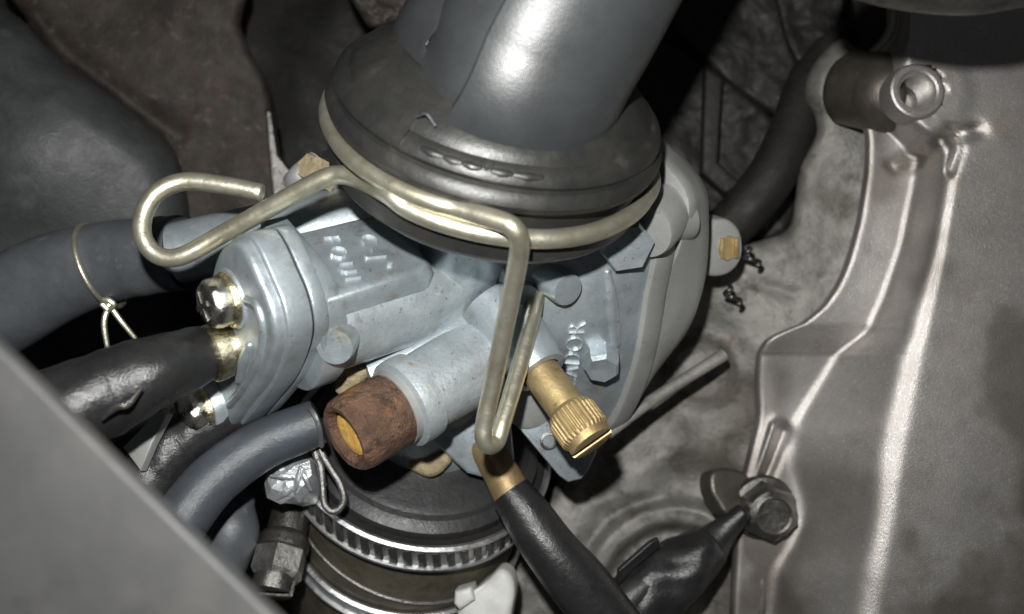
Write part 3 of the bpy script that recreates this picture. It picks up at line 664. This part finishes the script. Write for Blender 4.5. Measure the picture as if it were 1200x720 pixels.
# foil plug and slotted drain bolt
fo = MB(); rr_ = random.Random(3); R = []
fc = P(346, 562, -.15); fax = V((-.25, .35, .9)).normalized(); x_, y_, z_ = basis(fax)
for (r, hh) in ((.25, -.35), (.30, -.1), (.33, .1), (.30, .22), (.2, .3), (.06, .31)):
    R.append([fc+z_*(hh+rr_.uniform(-.03, .03))+(x_*math.cos(2*math.pi*j/11)+y_*math.sin(2*math.pi*j/11))*r*rr_.uniform(.86, 1.1) for j in range(11)])
fo.rings(R)
for (x0, y0, x1, y1) in ((318, 558, 352, 560), (352, 548, 345, 578), (352, 548, 364, 574), (326, 584, 346, 570)):
    fo.tube([P(x0, y0, .19), P((x0+x1)/2, (y0+y1)/2, .22), P(x1, y1, .17)], [.02, .035, .02], 6, round_end=1)
tag(obj('foil_plug', fo, M['foil'], angle=12), 'crumpled silver foil wrapped nut beside the wire loop of the clamp', 'foil plug')
db = thing('drain_bolt', P(328, 650, -1.6), 'oily slotted hex bolt at the bottom between foil plug and grey panel', 'bolt')
da = (P(322, 680, -.35)-P(345, 590, -.95)).normalized(); d0 = P(342, 600, -.95)
obj('shank', MB().lathe([(.25, -.4), (.25, .3), (.30, .34), (.32, .4), (.32, .52)], d0, da, 28), M['dark_steel'], db)
obj('hex', MB().lathe([(.30, .50), (.33, .54), (.33, .82), (.28, .88)], d0, da, 6), M['steel'], db, angle=20)
x_, y_, z_ = basis(da, V((1, .2, 0)))
sl_ = MB()
for sg in (1, -1):
    pts = [d0+da*1.07+x_*(.26*math.cos(an)*1.0)+y_*(.26*math.sin(an)) for an in np.linspace(.25, math.pi-.25, 9)]
    pts = [d0+da*1.07+x_*(.26*math.cos(an))+y_*(sg*.26*math.sin(an)) for an in np.linspace(.25, math.pi-.25, 9)]
    sl_.slab(pts, da, .22, .03, 2)
obj('slotted_end', sl_, M['dark_steel'], db)

# ================================================================== MANIFOLD AND CLAMPS
Mt = lambda t: B-A*t
def mpt(th, r, t):
    q_ = math.radians(th); return Mt(t)+(E1*math.cos(q_)+E2*math.sin(q_))*r
man = thing('intake_manifold', Mt(5.2), 'black rubber and oily tan intake manifold pipe below the carburetor', 'manifold')
obj('rubber_sleeve', MB().lathe([(1.45, -3.3), (1.57, -3.15), (1.55, -2.64), (1.50, -2.60), (1.42, -2.56), (1.38, -2.50), (1.30, -2.46), (1.0, -2.40), (.8, -2.3)], B, A, 72), M['rubber'], man, angle=25)
obj('tan_sleeve', MB().lathe([(1.45, -6.5), (1.56, -5.2), (1.58, -4.2), (1.60, -3.6), (1.58, -3.25), (1.5, -3.2)], B, A, 72), M['amber'], man)
obj('sleeve_bead', MB().tube([mpt(th, 1.585, 3.95+.12*math.sin(math.radians(th)*2)) for th in range(20, 201, 8)], .03, 8, 3), M['steel'], man)
def clamp(label, t, R0, wdt, ridge=True):
    c = thing('hose_clamp', Mt(t), label, 'hose clamp')
    hw = wdt/2
    prof = [(R0-.03, -hw), (R0+.01, -hw-.012), (R0+.055, -hw+.01), (R0+.05, -hw+.04), (R0, -hw+.055), (R0, hw-.055), (R0+.05, hw-.04), (R0+.055, hw-.01), (R0+.01, hw+.012), (R0-.03, hw)]
    obj('band', MB().lathe(prof, Mt(t), A, 96, cap0=False, cap1=False), M['clamp'], c, angle=30)
    if ridge:
        # one small thread ridge, shared by all
        rm = MB().box(V((0, 0, 0)), V((0, 1, .22)), V((0, -.22, 1)), V((1, 0, 0)), .05, hw-.07, .026, .014)
        me = mk_mesh('thread_ridge', rm, M['dark_steel'], V())
        for k in range(26):
            th = 172-k*6.0; rad = math.radians(th); er = E1*math.cos(rad)+E2*math.sin(rad); et = A.cross(er)
            o = bpy.data.objects.new('thread_ridge', me); COL.objects.link(o); o.parent = c
            mt_ = Matrix((er, et, A)).transposed().to_4x4(); mt_.translation = (er*(R0+.012))*S
            o.matrix_local = mt_
    return c
c1_ = clamp('worm drive steel hose clamp with ridged band on the black sleeve', 2.92, 1.70, .42)
tag(obj('clamp_backing', MB().lathe([(1.57, -.19), (1.68, -.19), (1.68, .19), (1.57, .19)], Mt(2.92), A, 96, cap0=False, cap1=False), M['dark'], c1_))
c2_ = clamp('lower plain steel clamp band on the oily tan sleeve', 4.35, 1.64, .30, False)
wl = MB().tube([P(364, 492, .1), P(366, 515, .15), P(371, 536, .2), P(376, 548, .25), P(378, 570, .25), P(380, 590, .25), P(388, 599, .25), P(398, 596, .25), P(403, 584, .25), P(398, 566, .25), P(385, 545, .22), P(376, 528, .18), P(372, 508, .1)], .04, 10, 5, round_end=1)
tag(obj('wire_loop', wl, M['steel']), 'thin steel wire loop hanging at the left end of the ridged clamp', 'wire loop')
zt = thing('zip_tie', P(565, 700, -1.2), 'white plastic cable tie head at the bottom edge by the lower clamp', 'cable tie')
zz = -.75
obj('tie_head', MB().slab([V(p) for p in smooth_path([P(x, y, zz) for x, y in ((560, 690), (572, 680), (585, 668), (598, 674), (603, 692), (600, 715), (590, 745), (545, 745), (535, 718))], 3, True)], V((-.1, .1, 1)), .5, .09), M['white'], zt)
obj('tie_block', MB().slab([P(x, y, zz+.08) for x, y in ((532, 694), (552, 688), (556, 704), (538, 716), (531, 708))], V((-.1, .1, 1)), .4, .06), M['white'], zt)
obj('tie_strap', MB().slab([P(x, y, zz-.04) for x, y in ((545, 698), (580, 676), (586, 690), (556, 708))], V((-.1, .2, 1)), .2, .03), M['white'], zt)
# lower drain hose with brass nipple
dh = thing('drain_hose', P(650, 640, -1.6), 'black rubber drain hose on a brass nipple under the idle screw', 'hose')
obj('brass_nipple', MB().tube([P(566, 520, -.5), P(588, 556, -.3), P(600, 580, -.22), P(604, 588, -.2)], [.19, .22, .23, .22], 24), M['brass_dull'], dh)
obj('hose_wall', MB().tube([P(598, 576, -.22), P(616, 602, -.15), P(650, 650, -.1), P(690, 698, -.15), P(760, 790, -.3)], [.255, .29, .33, .36, .36], 28, prof=lambda ph, t: 1+.012*math.sin(ph*2+t*17)), M['black'], dh)
# taped black lead near the bolt
bl = thing('wire_boot', P(790, 660, -2.2), 'crumpled black taped wire boot beside the drain hose', 'wire boot')
obj('boot_tip', MB().tube([P(872, 600, -1.45), P(848, 622, -1.5), P(826, 646, -1.5), P(800, 672, -1.45)], [.12, .19, .30, .36], 22, round_end=.4), M['black'], bl)
obj('boot_body', MB().tube([P(833, 636, -1.45), P(800, 666, -1.4), P(765, 690, -1.4), P(735, 735, -1.4), P(690, 800, -1.4)], [.28, .40, .46, .45, .45], 26, prof=lambda ph, t: 1+.07*math.sin(ph*3+t*12)+.04*math.sin(ph*7-t*20), round_end=.25), M['black'], bl)
obj('tape_flap', MB().slab([P(x, y, -1.05) for x, y in ((722, 664), (760, 634), (772, 632), (778, 646), (745, 668), (726, 690))], V((.5, -.5, 1)), .06, .015), M['black'], bl)
obj('lead', MB().tube([P(762, 680, -1.15), P(735, 704, -1.1), P(700, 745, -1.1)], [.16, .2, .2], 16, round_end=.5), M['rubber'], bl)
# thin rod next to bowl
rod = MB().tube([P(712, 508, -1.0), P(760, 472, -1.3), P(800, 446, -1.5), P(848, 416, -1.7)], [.08, .08, .08, .088], 14)
tag(obj('overflow_rod', rod, M['case']), 'thin grey metal rod lying on the crankcase below the bowl', 'rod')
# small springs behind the bowl
for (x, y, lb) in ((872, 300, 'small black coil spring end beside the brass screw lug'), (850, 345, 'small black coil spring end lower down behind the bowl')):
    t_ = MB(); cc = P(x, y, -1.7)
    pts = [cc+V((.13*math.cos(a_)*.5+.02*a_, -.028*a_+.1, .13*math.sin(a_))) for a_ in np.linspace(0, 8, 34)]
    t_.tube(pts, .035, 8, 1, round_end=1)
    tag(obj('coil_spring', t_, M['dark_steel']), lb, 'spring', 'coil springs behind the bowl')

# ================================================================== FOREGROUND PANEL
fz = 5.7
pn = MB().slab([P(x, y, fz) for x, y in ((-160, 270), (-20, 396), (10, 422), (142, 546), (242, 638), (345, 732), (460, 840), (300, 980), (-200, 900))], V((-.12, -.05, 1)), .10, .03, 4)
tag(obj('foreground_panel', pn, M['panel']), 'out of focus plain grey panel filling the lower left corner', 'panel')
